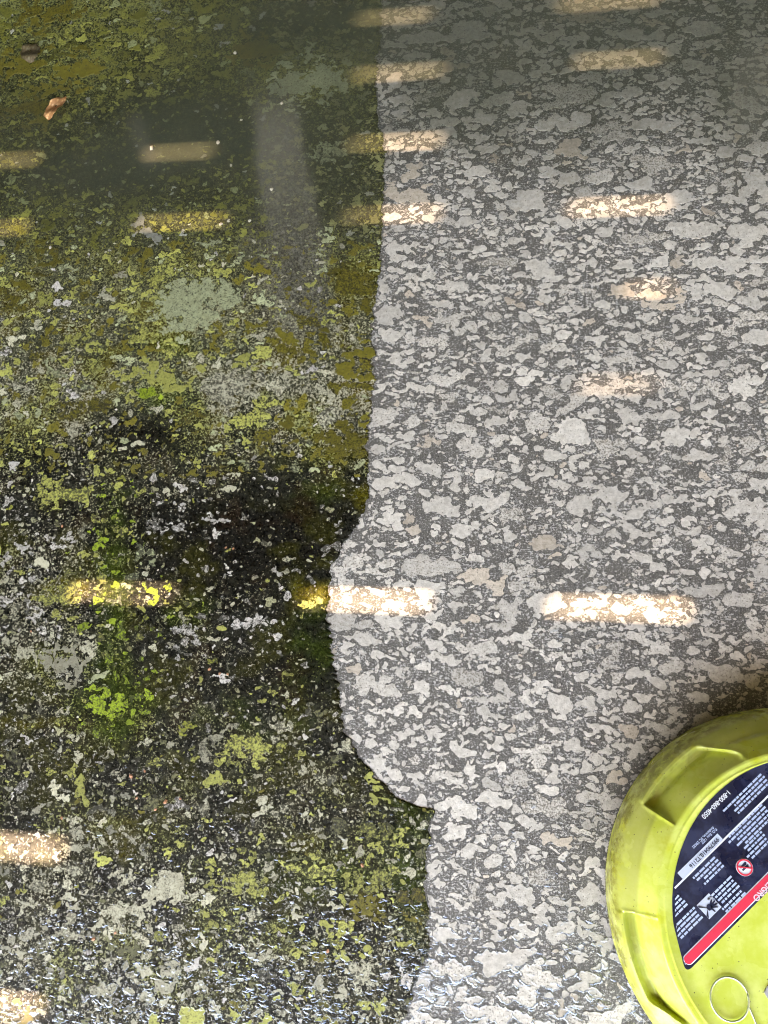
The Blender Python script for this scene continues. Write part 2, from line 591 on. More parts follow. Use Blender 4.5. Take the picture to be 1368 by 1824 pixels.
# algae side: (px, py, half width, half height, colour) of the patches that stand out
YG, VG, PG, WH, CR, OL = (.46, .47, .13), (.32, .44, .04), (.48, .52, .31), (.66, .63, .59), (.56, .54, .40), (.20, .175, .028)
MARKS = [(95, 878, 32, 26, YG), (150, 882, 20, 14, PG), (258, 990, 18, 16, PG), (212, 1256, 55, 24, VG), (188, 1200, 12, 11, PG),
         (430, 1337, 44, 24, YG), (360, 1335, 22, 18, YG), (300, 1580, 36, 28, YG), (445, 1576, 36, 20, YG), (385, 1572, 22, 14, YG),
         (385, 1545, 12, 10, YG), (335, 565, 42, 20, PG), (345, 518, 30, 24, PG), (405, 530, 22, 22, PG), (405, 690, 46, 20, CR),
         (455, 712, 18, 12, CR), (490, 690, 34, 11, CR), (278, 664, 24, 20, YG), (265, 705, 22, 14, VG), (182, 725, 20, 14, WH),
         (330, 1130, 26, 18, WH), (450, 1112, 40, 16, WH), (115, 1180, 36, 28, CR), (118, 1220, 20, 16, CR), (60, 1165, 34, 14, CR),
         (590, 690, 30, 9, CR), (620, 500, 34, 24, OL), (660, 530, 22, 20, OL), (545, 575, 20, 12, OL), (580, 420, 16, 12, PG),
         (585, 270, 26, 18, PG), (545, 150, 60, 18, PG), (660, 1570, 34, 26, YG), (655, 1615, 30, 20, OL), (610, 1570, 18, 14, YG),
         (600, 1665, 26, 20, YG), (560, 1555, 22, 14, YG), (640, 1740, 26, 30, CR), (730, 1600, 24, 20, OL), (740, 1635, 22, 16, OL),
         (690, 1480, 34, 20, YG), (590, 1390, 14, 24, CR), (565, 1325, 14, 9, YG), (500, 1290, 24, 16, CR), (65, 190, 40, 14, OL),
         (140, 125, 44, 12, OL), (85, 25, 40, 12, OL), (30, 120, 40, 14, OL), (450, 90, 40, 14, OL), (210, 1070, 14, 12, PG), (225, 1040, 14, 12, PG),
         (120, 1055, 44, 16, YG), (555, 1075, 24, 16, YG), (225, 1620, 36, 16, CR), (300, 1745, 36, 18, CR), (110, 1665, 26, 12, CR),
         (250, 1730, 24, 14, CR), (130, 1475, 22, 18, CR), (360, 1440, 16, 20, CR),
         (640, 660, 36, 20, OL), (520, 610, 40, 16, OL), (470, 770, 20, 18, OL), (620, 800, 30, 24, OL), (300, 940, 40, 8, WH), (380, 925, 26, 9, WH)]
seeds = []
for px, py, rx, ry, c in MARKS:
    p = at(px, py)
    seeds.append((p[0], p[1], abs(at(px + rx, py)[0] - p[0]), abs(at(px, py - ry)[1] - p[1]), rng.normal(0, .2)))
mk = np.array([[s[0], s[1], s[2]] for s in seeds])
clump = []                                         # each patch is a clump of small crusts
for s in seeds:
    for k in range(int(np.clip(s[2] * s[3] / 2.2e-5, 4, 16))):
        a = rng.uniform(0, 6.28); q = math.sqrt(rng.random()) * .95
        f = rng.uniform(.22, .46)
        clump.append((s[0] + math.cos(a) * q * s[2], s[1] + math.sin(a) * q * s[3], max(.0022, s[2] * f), max(.0020, s[3] * f), rng.normal(0, .4)))


def dirty_bias(X, Y):
    x4 = X[::8, ::8]; y4 = Y[::8, ::8]
    px, py = to_px(x4, y4)
    d = (dirt_density(px, py) - .5) * 1.05
    d = np.repeat(np.repeat(d, 8, 0), 8, 1)[:X.shape[0], :X.shape[1]]
    for s in seeds:                                # the marked patches stay whatever the density around
        j0 = max(0, int((s[0] - 2 * s[2] - X[0, 0]) / STEP)); j1 = int((s[0] + 2 * s[2] - X[0, 0]) / STEP)
        i0 = max(0, int((s[1] - 2 * s[3] - Y[0, 0]) / STEP)); i1 = int((s[1] + 2 * s[3] - Y[0, 0]) / STEP)
        w = d[i0:i1, j0:j1]
        w[:] = np.maximum(w, -.02 - 0.25 * (((X[i0:i1, j0:j1] - s[0]) / s[2]) ** 2 + ((Y[i0:i1, j0:j1] - s[1]) / s[3]) ** 2))
    return d + 0.10 * fbm(X, Y, 9, 3, 31)


dirty = grow(GX0, 0.10, GY0, GY1,
             [(50, .008, .013, 1.1, 2.2, 4, -.6), (1900, .0034, .007, 1.0, 2.0, 3, -.35), (20000, .0016, .0034, .9, 1.9, 2, -.20)],
             clump, 0.0052, 90, 0.52, dirty_bias, lambda X, Y: X < edge_x(Y) - .001, 23)
dirty.sort(key=lambda q: -q[0])
ditems = []
for a, P in dirty:
    cx, cy = P.mean(0)
    px, py = (float(q[0]) for q in to_px(np.array([cx]), np.array([cy])))
    d2 = np.hypot((mk[:, 0] - cx) / mk[:, 2], (mk[:, 1] - cy) / mk[:, 2])
    k = int(np.argmin(d2))
    u = rng.random(); marked = 0
    if d2[k] < 1.1:
        c = np.array(MARKS[k][4]); marked = .02
    elif py < 430:
        c = np.array((.19, .195, .04) if u < .4 else (.32, .33, .08) if u < .75 else (.36, .40, .19) if u < .93 else (.45, .46, .40))
        if px > 480:
            c = c * .5 + np.array((.24, .23, .15)) * .6
    elif py < 850:
        olive = .55 if px > 480 else .3
        c = np.array(OL if u < olive else YG if u < .70 else PG if u < .84 else CR if u < .95 else WH)
    elif py < 1320:
        g_ = math.exp(-((px - 205) / 60) ** 2) * .8 + math.exp(-((px - 320) / 50) ** 2 - ((py - 1080) / 60) ** 2) * .5
        c = np.array(VG if u < g_ * .6 else YG if u < g_ + .12 else WH if u < .62 else CR)
        if rng.random() < .15:
            c = c * np.array([.6, .62, .4])
    else:
        c = np.array(YG if u < .36 else CR if u < .76 else (.20, .20, .10) if u < .86 else WH if u < .95 else OL)
        if px < 260 and py > 1400 and u < .3:
            c = np.array((.36, .35, .27))
    c = c * np.clip(rng.normal(.92, .16), .5, 1.25)
    ditems.append((P, c, np.clip(rng.normal(.6, .2), .2, 1), np.clip(rng.normal(.62, .14) + marked + (.16 if 880 < py < 1480 else 0) - (.25 if py < 430 else 0), .2, 1)))
for q in ditems[:300]:
    link('mossy_flake', flake_mesh('mossy_flake', [q], .0003, .0012, -.0003), M_FLAKE, patio)
o = link('mossy_flake_crumbs', flake_mesh('mossy_flake_crumbs', ditems[300:], .00025, .0012, -.0003), M_FLAKE, patio)
tag(o, kind='stuff', label='small stained flakes showing through the dark algae')


# ------------------------------------------------------------------ algae film
def build_algae():
    ys = np.concatenate([np.arange(-3.0, GY0 - .1, .08), np.arange(GY0 - .1, GY1 + .1, .0015), np.arange(GY1 + .1, 3.5, .08)])
    fx = np.concatenate([np.linspace(-3.0, -1.08, 16)[:-1], np.linspace(-1.08, 0, 230)])
    EX = edge_x(ys)
    # columns stretch so that the last one follows the washed edge exactly
    U = np.where(fx[None, :] < -1.08 + 1e-6, fx[None, :], -1.08 + (fx[None, :] + 1.08) / 1.08 * (EX[:, None] + 1.08))
    Yg = np.repeat(ys[:, None], len(fx), 1)
    ny, nx = U.shape
    px, py = to_px(U, Yg)
    px = np.clip(px, -400, 900); py = np.clip(py, -300, 2100)
    n1 = fbm(U, Yg, 7, 4, 81, .6); n2 = fbm(U, Yg, 16, 4, 91, .6); n3 = fbm(U, Yg, 30, 3, 95, .6)
    W = lambda c: np.array(c)[None, None, :]
    col = np.ones((ny, nx, 1)) * W((.020, .020, .016))

    def lay(col, w, c):
        w = np.clip(w, 0, 1)[..., None]
        return col * (1 - w) + W(c) * w
    grey = smooth(860, 600, py + 90 * n1)
    col = lay(col, grey, (.070, .072, .048))
    col = lay(col, smooth(420, 150, py + 60 * n1) * .8, (.050, .058, .030))
    col = lay(col, smooth(-.1, .55, n2) * smooth(900, 700, py + 60 * n1) * smooth(380, 620, py), (.085, .066, .012))
    col = lay(col, smooth(0, .5, n1) * smooth(420, 600, px) * smooth(860, 780, py) * smooth(500, 640, py) * .9, (.060, .062, .010))
    col = lay(col, smooth(.1, .6, -n2) * smooth(560, 100, py) * .6, (.028, .034, .018))
    # worn grey-brown strip down the middle of the dirty part
    col = lay(col, np.clip(blobs(px, py, [(510, 480, 70, 110, 1.0), (470, 420, 60, 60, .5), (540, 560, 60, 50, .6)]) + .35 * n2, 0, 1) *
              smooth(.15, .4, blobs(px, py, [(510, 480, 80, 120, 1.0)])) * .85, (.150, .138, .112))
    # pale streak running down the film
    t = np.clip((py - 150) / 410, 0, 1)
    cxs = 482 + 62 * t + 14 * n2; wd = 42 + 10 * t
    col = lay(col, smooth(1.15, .8, np.abs(px - cxs) / wd) * smooth(120, 230, py) * smooth(640, 520, py) * .62, (.155, .152, .130))
    # black growth
    blk = blobs(px, py, [(240, 775, 100, 46, 1.0), (60, 830, 130, 50, .9), (430, 950, 260, 70, 1.0), (100, 980, 240, 80, .9),
                         (250, 1060, 330, 70, .9), (400, 1200, 200, 60, .7)])
    col = lay(col, smooth(.3, .75, blk + .3 * n2) * .92, (.011, .0105, .009))
    col = lay(col, smooth(.25, .7, n2) * smooth(760, 860, py) * .5, (.028, .014, .007))
    col = lay(col, smooth(.05, .5, fbm(U, Yg, 12, 4, 131, .6)) * smooth(860, 960, py) * .55, (.048, .046, .007))
    # mossy green veins
    grn = blobs(px, py, [(205, 1050, 36, 190, 1.0), (560, 1130, 55, 110, .9), (330, 1095, 50, 40, .9), (290, 700, 80, 40, .8),
                         (590, 870, 70, 40, .6), (430, 1280, 110, 50, .6), (330, 620, 120, 30, .5), (560, 1560, 160, 60, .7), (730, 1560, 40, 120, .8), (740, 1440, 50, 40, .8), (200, 1260, 90, 70, .7)])
    col = lay(col, smooth(.25, 1.0, grn + .4 * n3) * .75, (.030, .048, .006))
    ol = blobs(px, py, [(200, 1490, 60, 50, 1.0), (540, 1500, 40, 40, .8), (560, 1050, 50, 30, 1.0), (650, 1610, 60, 40, 1.0), (60, 1290, 80, 18, .8),
                        (640, 900, 40, 40, .7), (120, 1050, 70, 24, 1.0), (620, 800, 60, 60, .8), (640, 500, 60, 60, .9)])
    col = lay(col, smooth(.3, .9, ol + .35 * n3) * .8, (.090, .078, .008))
    low = smooth(1280, 1480, py + 70 * n1)
    col = lay(col, low * smooth(-.4, .4, n2) * .5, (.030, .031, .020))
    col = np.clip(col * (1 + .25 * n3[..., None]), .004, .4)
    sp = np.ones((ny, nx, 1)) * W((.60, .57, .43))
    sp = lay(sp, smooth(700, 400, py), (.30, .31, .11))
    sp = lay(sp, smooth(.1, .5, n1) * .8, (.38, .40, .14))
    sp = lay(sp, np.clip(grn, 0, 1) * .8, (.30, .38, .07))
    sp = lay(sp, smooth(.1, .5, -n2) * smooth(780, 900, py) * .8, (.60, .58, .56))
    dn = np.clip(dirt_density(px, py) + .12 * n2 - .02, 0, 1)
    z = np.full((ny, nx), .0012)
    z[:, -1] = -.0004
    z[:, -2] = .0009
    # second last column hugs the edge so that the film ends in a steep little step
    U[:, -2] = U[:, -1] - .0012
    v = np.stack([U, Yg, z], -1).reshape(-1, 3)
    idx = np.arange(ny * nx).reshape(ny, nx)
    f = np.stack([idx[:-1, :-1], idx[:-1, 1:], idx[1:, 1:], idx[1:, :-1]], -1).reshape(-1, 4)
    me = bpy.data.meshes.new('algae_film')
    me.vertices.add(len(v)); me.vertices.foreach_set('co', v.ravel().astype(np.float32))
    me.loops.add(f.size); me.loops.foreach_set('vertex_index', f.ravel().astype(np.int32))
    me.polygons.add(len(f)); me.polygons.foreach_set('loop_start', (np.arange(len(f)) * 4).astype(np.int32))
    me.update(calc_edges=True)
    for nm, arr in (('tint', col), ('speck', sp)):
        a = me.attributes.new(nm, 'FLOAT_COLOR', 'POINT')
        a.data.foreach_set('color', np.concatenate([arr, np.ones((ny, nx, 1))], -1).ravel().astype(np.float32))
    a = me.attributes.new('dens', 'FLOAT', 'POINT'); a.data.foreach_set('value', dn.ravel().astype(np.float32))
    o = link('algae_film', me, M_ALGAE)
    tag(o, kind='stuff', label='dark wet green and black algae crust on the unwashed half of the patio', cat='algae')


build_algae()


# ------------------------------------------------------------------ standing water and droplets
def build_puddle():
    xs = np.arange(-1.3, .95, .008); ys = np.arange(.40, 1.6, .008)
    X, Y = np.meshgrid(xs, ys)
    px, py = to_px(X, Y)
    d = .40 * smooth(620, 180, py) * smooth(760, 620, px) + .40 * smooth(660, 60, py) + .46 * smooth(420, 20, py) * smooth(640, 760, px)
    d = d + blobs(px, py, [(330, 240, 130, 70, .55), (160, 320, 150, 50, .40), (600, 40, 150, 50, .6), (830, 130, 110, 80, .40), (780, 60, 140, 60, .30),
                           (600, 330, 70, 110, .20), (480, 330, 70, 120, .2), (1080, 60, 160, 60, .22), (950, 250, 220, 140, .16), (1330, 180, 80, 130, .3),
                           (60, 60, 260, 110, -.75), (150, 180, 120, 60, -.2), (560, 150, 60, 40, -.15)])
    d = d - .10 + .10 * fbm(X, Y, 8, 3, 7)
    d = d * smooth(.40, .50, Y)
    ny, nx = X.shape
    v = np.stack([X, Y, np.full_like(X, .0034)], -1).reshape(-1, 3)
    idx = np.arange(ny * nx).reshape(ny, nx)
    f = np.stack([idx[:-1, :-1], idx[:-1, 1:], idx[1:, 1:], idx[1:, :-1]], -1).reshape(-1, 4)
    me = from_lists('puddle', v.tolist(), f.tolist())
    a = me.attributes.new('depth', 'FLOAT', 'POINT'); a.data.foreach_set('value', d.ravel().astype(np.float32))
    t = np.clip((py - 130) / 430, 0, 1)
    st = smooth(1.2, .75, np.abs(px - (478 + 66 * t + 10 * fbm(X, Y, 9, 2, 3))) / (44 + 8 * t)) * smooth(110, 260, py) * smooth(640, 520, py)
    st = st + .35 * smooth(1.2, .7, np.abs(px - (235 + .42 * (py - 210))) / 17) * smooth(190, 215, py) * smooth(320, 280, py) + .5 * smooth(1.2, .8, np.abs(px - 1335 + .25 * (py - 170)) / 34) * smooth(60, 120, py) * smooth(420, 240, py)  # narrow side streaks: reflected bands put into the water's colour
    a = me.attributes.new('pale', 'FLOAT', 'POINT'); a.data.foreach_set('value', st.ravel().astype(np.float32))
    tag(link('puddle', me, mat_puddle()), kind='structure', label='shallow murky rinse water standing over the far part of the slab')


build_puddle()


def build_droplets():
    r = np.random.default_rng(5)
    V, Fq = [], []
    n0 = 0
    SEG, RINGS = 12, 4
    x = r.uniform(-.62, .36, 40000); y = r.uniform(-.58, .20, 40000)
    px, py = to_px(x, y)
    dens = smooth(1560, 1760, py) * np.where(px < 770, 1.0, .22) + .10 * smooth(1300, 1560, py)
    dens = dens * (.45 + 1.1 * smooth(-.3, .4, fbm(x, y, 12, 3, 77))) + blobs(px, py, [(560, 1730, 200, 60, .35), (400, 1740, 60, 60, .4), (1000, 1130, 30, 10, .5)])
    keep = (r.random(len(x)) < dens * .55) & (np.hypot(x - DISC[0], y - DISC[1]) > DISC_R + .004)
    lim = 0
    for cx, cy in zip(x[keep], y[keep]):
        s = .0008 * (3.8) ** (r.random() ** 1.6)
        a = s * r.uniform(1.0, 2.1); b = s * r.uniform(.6, 1.0); hh = b * r.uniform(.24, .42)
        th = r.normal(0, .35)
        z0 = .0012 if cx < np.interp(cy, _e[:, 1], _e[:, 0]) else .0002
        ph = r.uniform(0, 6.28); wob = r.uniform(.05, .28)
        ring = []
        for k in range(RINGS):
            q = 1 - k / RINGS; zz = (1 - q * q) * hh
            ang = np.arange(SEG) * 2 * math.pi / SEG
            rad = q * (1 + wob * np.sin(2 * ang + ph) + .5 * wob * np.sin(3 * ang + 2 * ph))
            lx = a * rad * np.cos(ang); ly = b * rad * np.sin(ang)
            ring.append(np.stack([cx + lx * math.cos(th) - ly * math.sin(th), cy + lx * math.sin(th) + ly * math.cos(th), np.full(SEG, z0 + zz)], 1))
        V.append(np.concatenate(ring + [np.array([[cx, cy, z0 + hh]])]))
        for k in range(RINGS - 1):
            for i in range(SEG):
                j = (i + 1) % SEG
                Fq.append([n0 + k * SEG + i, n0 + k * SEG + j, n0 + (k + 1) * SEG + j, n0 + (k + 1) * SEG + i])
        for i in range(SEG):
            Fq.append([n0 + (RINGS - 1) * SEG + i, n0 + (RINGS - 1) * SEG + (i + 1) % SEG, n0 + RINGS * SEG])
        n0 += RINGS * SEG + 1
    # little menisci: water climbing the rims of the flakes on the near part of the slab
    for lst, off, p in ((items, .0, .52), (ditems, .0012, .30)):
        for P, c, w, _h in lst:
            if P[:, 1].min() > .02 or len(P) < 14:
                continue
            n = len(P)
            K = 4
            Q = sum(np.roll(P, s, 0) for s in range(-K, K + 1)) / (2 * K + 1) if n > 24 else P
            t = np.roll(Q, -2, 0) - np.roll(Q, 2, 0)
            nr = np.stack([t[:, 1], -t[:, 0]], 1) / (np.hypot(t[:, 0], t[:, 1])[:, None] + 1e-9)
            m = .5 + .5 * vnoise(P[:, 0], P[:, 1], 60, 3)
            pyy = to_px(P[:, 0], P[:, 1])[1]
            wd = np.clip(.0030 * smooth(.35, .8, m * p + .35 * smooth(1500, 1800, pyy)) * smooth(1250, 1700, pyy), 0.0, .003)
            if wd.max() < .0006:
                continue
            prof = [(-.5, .00085), (-.2, .00108), (.1, .00110), (.4, .00090), (.7, .00048), (1.0, -.0001)]
            for u, z in prof:
                V.append(np.column_stack([P + nr * (wd * u)[:, None], off + np.where(wd > .0004, z, -.0006)]))
            for k in range(len(prof) - 1):
                for i in range(n):
                    j = (i + 1) % n
                    if wd[i] > .0004 or wd[j] > .0004:
                        Fq.append([n0 + k * n + i, n0 + (k + 1) * n + i, n0 + (k + 1) * n + j, n0 + k * n + j])
            n0 += n * len(prof)
    me = bpy.data.meshes.new('water_droplets')
    me.from_pydata(np.concatenate(V).tolist(), [], Fq)
    me.update()
    tag(link('water_droplets', me, M_DROP, None, True), kind='stuff', label='beads of clear water glinting blue on the near part of the slab', cat='water')


# ------------------------------------------------------------------ the surface cleaner
DISC_R = 0.191
DISC = np.array([.3285, -.198])
Z_TOP = 0.078


def mat_lime():
    m = Mat('lime_plastic')
    grime = m.noise(38, 5, 0.65)
    c = m.mix(m.step(grime, .35, .7), (.52, .60, .085), (.63, .70, .18))
    rad = m.shader('ShaderNodeVectorMath'); rad.operation = 'LENGTH'
    flat = m.vscale(1, 1, 0)
    m.t.links.new(flat, rad.inputs[0])
    rr = m.op('DIVIDE', rad.outputs['Value'], DISC_R)
    # olive blotches along the shoulder
    shoulder = m.op('MULTIPLY', m.step(rr, .875, .895), m.step(m.noise(16, 4, .6), .40, .50))
    c = m.mix(m.op('MULTIPLY', shoulder, .45), c, (.30, .29, .11))
    c = m.mix(m.op('MULTIPLY', m.step(m.noise(26, 4, .65), .5, .66), m.step(rr, .755, .79, 0, .6)), c, (.50, .52, .02))
    dirt = m.step(m.noise(420, 2, .5), .72, .76)
    c = m.mix(m.op('MULTIPLY', dirt, .55), c, (.10, .085, .02))
    dots = m.voro(130)
    c = m.mix(m.step(dots, .05, .10, .8, 0), c, (.05, .04, .02))
    rim = m.op('MULTIPLY', m.step(rr, .955, .99), m.step(m.noise(70, 5, .7), .38, .62))
    c = m.mix(m.op('MULTIPLY', rim, .8), c, (.16, .14, .012))
    rgh = m.step(m.noise(16, 4, .6), .40, .56, .42, .16)
    return m.finish(m.principled(c, rgh, m.bump(m.noise(500, 2), .08, .0006), .5))


def mat_plain(name, c, rough=.4, var=.12):
    m = Mat(name)
    cc = m.mix(m.noise(180, 3), tuple(q * (1 - var) for q in c), tuple(min(1, q * (1 + var)) for q in c))
    return m.finish(m.principled(cc, rough))


def mat_navy():
    m = Mat('navy_sticker')
    c = m.mix(m.step(m.noise(45, 4, .65), .42, .62), (.006, .009, .030), (.022, .030, .070))
    return m.finish(m.principled(c, m.step(m.noise(30, 4), .4, .6, .18, .40), m.bump(m.noise(60, 2), .05, .001)))


M_LIME, M_NAVY = mat_lime(), mat_navy()
M_PRINT = mat_plain('pale_print', (.42, .52, .72))
M_WHITE = mat_plain('white_print', (.70, .76, .82))
M_RED = mat_plain('red_print', (.78, .035, .075))
M_PINK = mat_plain('pink_print', (.85, .62, .72))
M_SILVER = mat_plain('silver_strip', (.52, .60, .72), .3)
M_BLACK = mat_plain('black_rubber', (.015, .015, .015), .6)
M_METAL = mat_plain('scuffed_metal', (.35, .35, .36), .35)

cleaner = empty('surface_cleaner', (DISC[0], DISC[1], 0))
tag(cleaner, 'lime green round plastic surface cleaner with navy warning sticker on washed concrete', 'surface cleaner')
_ang = lambda px, py, z: math.degrees(math.atan2(at(px, py, z)[1] - DISC[1], at(px, py, z)[0] - DISC[0])) % 360
A_RIB1, A_RIB2 = _ang(1165, 1447, .07), _ang(1128, 1630, .07)
A_ARCH = _ang(1285, 1325, .07)
print('rib angles', A_RIB1, A_RIB2, A_ARCH)


def build_cleaner():
    # radius as a share of the full radius: (raised profile, pocket profile)
    prof = [(1.000, .010, .010), (1.002, .022, .022), (.998, .036, .036), (.985, .0460, .0462), (.968, .0510, .0530), (.955, .0534, .0542),
            (.945, .0552, .0532), (.937, .0565, .0516), (.928, .0578, .0500), (.910, .0602, .0496), (.899, .0618, .0502), (.892, .0636, .0524),
            (.886, .0654, .0552), (.875, .0672, .0586), (.855, .0702, .0642), (.830, .0738, .0706), (.814, .0762, .0750), (.805, .0776, .0774),
            (.795, .0780, .0780), (.774, .0780, .0780), (.770, .0784, .0784), (.764, .0784, .0784), (.760, .0780, .0780), (.70, .0780, .0780),
            (.45, .0781, .0781), (.25, .0782, .0782), (.0, .0783, .0783)]
    NT = 1080
    arch = A_ARCH
    # (straight end, curled end) of each pocket, degrees
    pockets = [(A_RIB1, arch), (A_RIB2, A_RIB1 + A_RIB2 - arch), (A_RIB1 + 180, arch + 180), (A_RIB2 + 180, A_RIB1 + A_RIB2 - arch + 180)]
    fine = []
    for (r0, a0, b0), (r1, a1, b1) in zip(prof[:-1], prof[1:]):
        n = max(1, int(round((r0 - r1) / .0035))) if r1 > .74 and r0 < .97 else 1
        fine += [(r0 + (r1 - r0) * t / n, a0 + (a1 - a0) * t / n, b0 + (b1 - b0) * t / n) for t in range(n)]
    prof = fine + [prof[-1]]
    V, Fq = [], []
    th = np.arange(NT) * 360.0 / NT
    for fr, zr, zp in prof:
        inner = float(smooth(.95, .83, np.array(fr)))
        w = np.zeros(NT); lip = np.zeros(NT)
        for s0, s1 in pockets:
            sg = 1 if s1 > s0 else -1
            u = sg * (((th - s0 + 180) % 360) - 180)                # runs from the straight end
            end = abs(s1 - s0) - 5.0 + 9.0 * inner                  # the other end curls in
            w = np.maximum(w, smooth(0, 1.0, u) * smooth(-.4, 2.2, end - u))
            lip = np.maximum(lip, np.maximum(np.exp(-(u / .55) ** 2), .9 * np.exp(-((u - end) / 1.1) ** 2)))
        z = zr + (zp - zr) * w
        if .80 < fr < .965:
            z = z + .0010 * lip * smooth(.965, .95, np.array(fr)) * smooth(.80, .82, np.array(fr))
        a = np.radians(th)
        V += list(zip((fr * DISC_R * np.cos(a)).tolist(), (fr * DISC_R * np.sin(a)).tolist(), z.tolist()))
    for i in range(len(prof) - 2):
        for k in range(NT):
            k2 = (k + 1) % NT
            Fq.append([i * NT + k, i * NT + k2, (i + 1) * NT + k2, (i + 1) * NT + k])
    base = (len(prof) - 2) * NT
    c = len(V) - NT
    for k in range(NT):
        Fq.append([base + k, base + (k + 1) % NT, c])
    me = from_lists('shroud', V, Fq)
    bm = bmesh.new(); bm.from_mesh(me)
    bmesh.ops.delete(bm, geom=[v for v in bm.verts if not v.link_faces], context='VERTS')
    bm.to_mesh(me); bm.free()
    o = link('shroud', me, M_LIME, cleaner, True)
    me.set_sharp_from_angle(angle=math.radians(38))
    # bristle skirt under the rim
    V, Fq = [], []
    for k in range(720):
        a = math.radians(k / 2)
        for rr, zz in ((.985, .016), (.992 + .004 * (k % 2), .0022), (.955, .0022), (.95, .016)):
            V.append((rr * DISC_R * math.cos(a), rr * DISC_R * math.sin(a), zz))
    for k in range(720):
        k2 = (k + 1) % 720
        for j in range(4):
            j2 = (j + 1) % 4
            Fq.append([k * 4 + j, k * 4 + j2, k2 * 4 + j2, k2 * 4 + j])
    link('bristle_skirt', from_lists('bristle_skirt', V, Fq), M_BLACK, cleaner)
    # hub and hose connection in the middle
    V, Fq = [], []
    hub = [(.017, .0775), (.017, .086), (.015, .088), (.010, .089), (.010, .112), (.0001, .112)]
    for rr, zz in hub:
        for k in range(48):
            a = 2 * math.pi * k / 48
            V.append((rr * math.cos(a), rr * math.sin(a), zz))
    for i in range(len(hub) - 1):
        for k in range(48):
            k2 = (k + 1) % 48
            Fq.append([i * 48 + k, i * 48 + k2, (i + 1) * 48 + k2, (i + 1) * 48 + k])
    link('hub', from_lists('hub', V, Fq), M_METAL, cleaner, True).data.set_sharp_from_angle(angle=.6)
    # raised hexagon standing in for a grey smudge at the frame's edge
    b = at(1373, 1768, Z_TOP) - DISC
    link('smudge_hex', prism_mesh('smudge_hex', [(b[0] + .0062 * math.cos(a), b[1] + .0062 * math.sin(a)) for a in np.arange(6) * math.pi / 3], Z_TOP - .001, Z_TOP + .0018), M_METAL, cleaner)


build_cleaner()


def loc2(px, py):
    return at(px, py, Z_TOP + .0005) - DISC


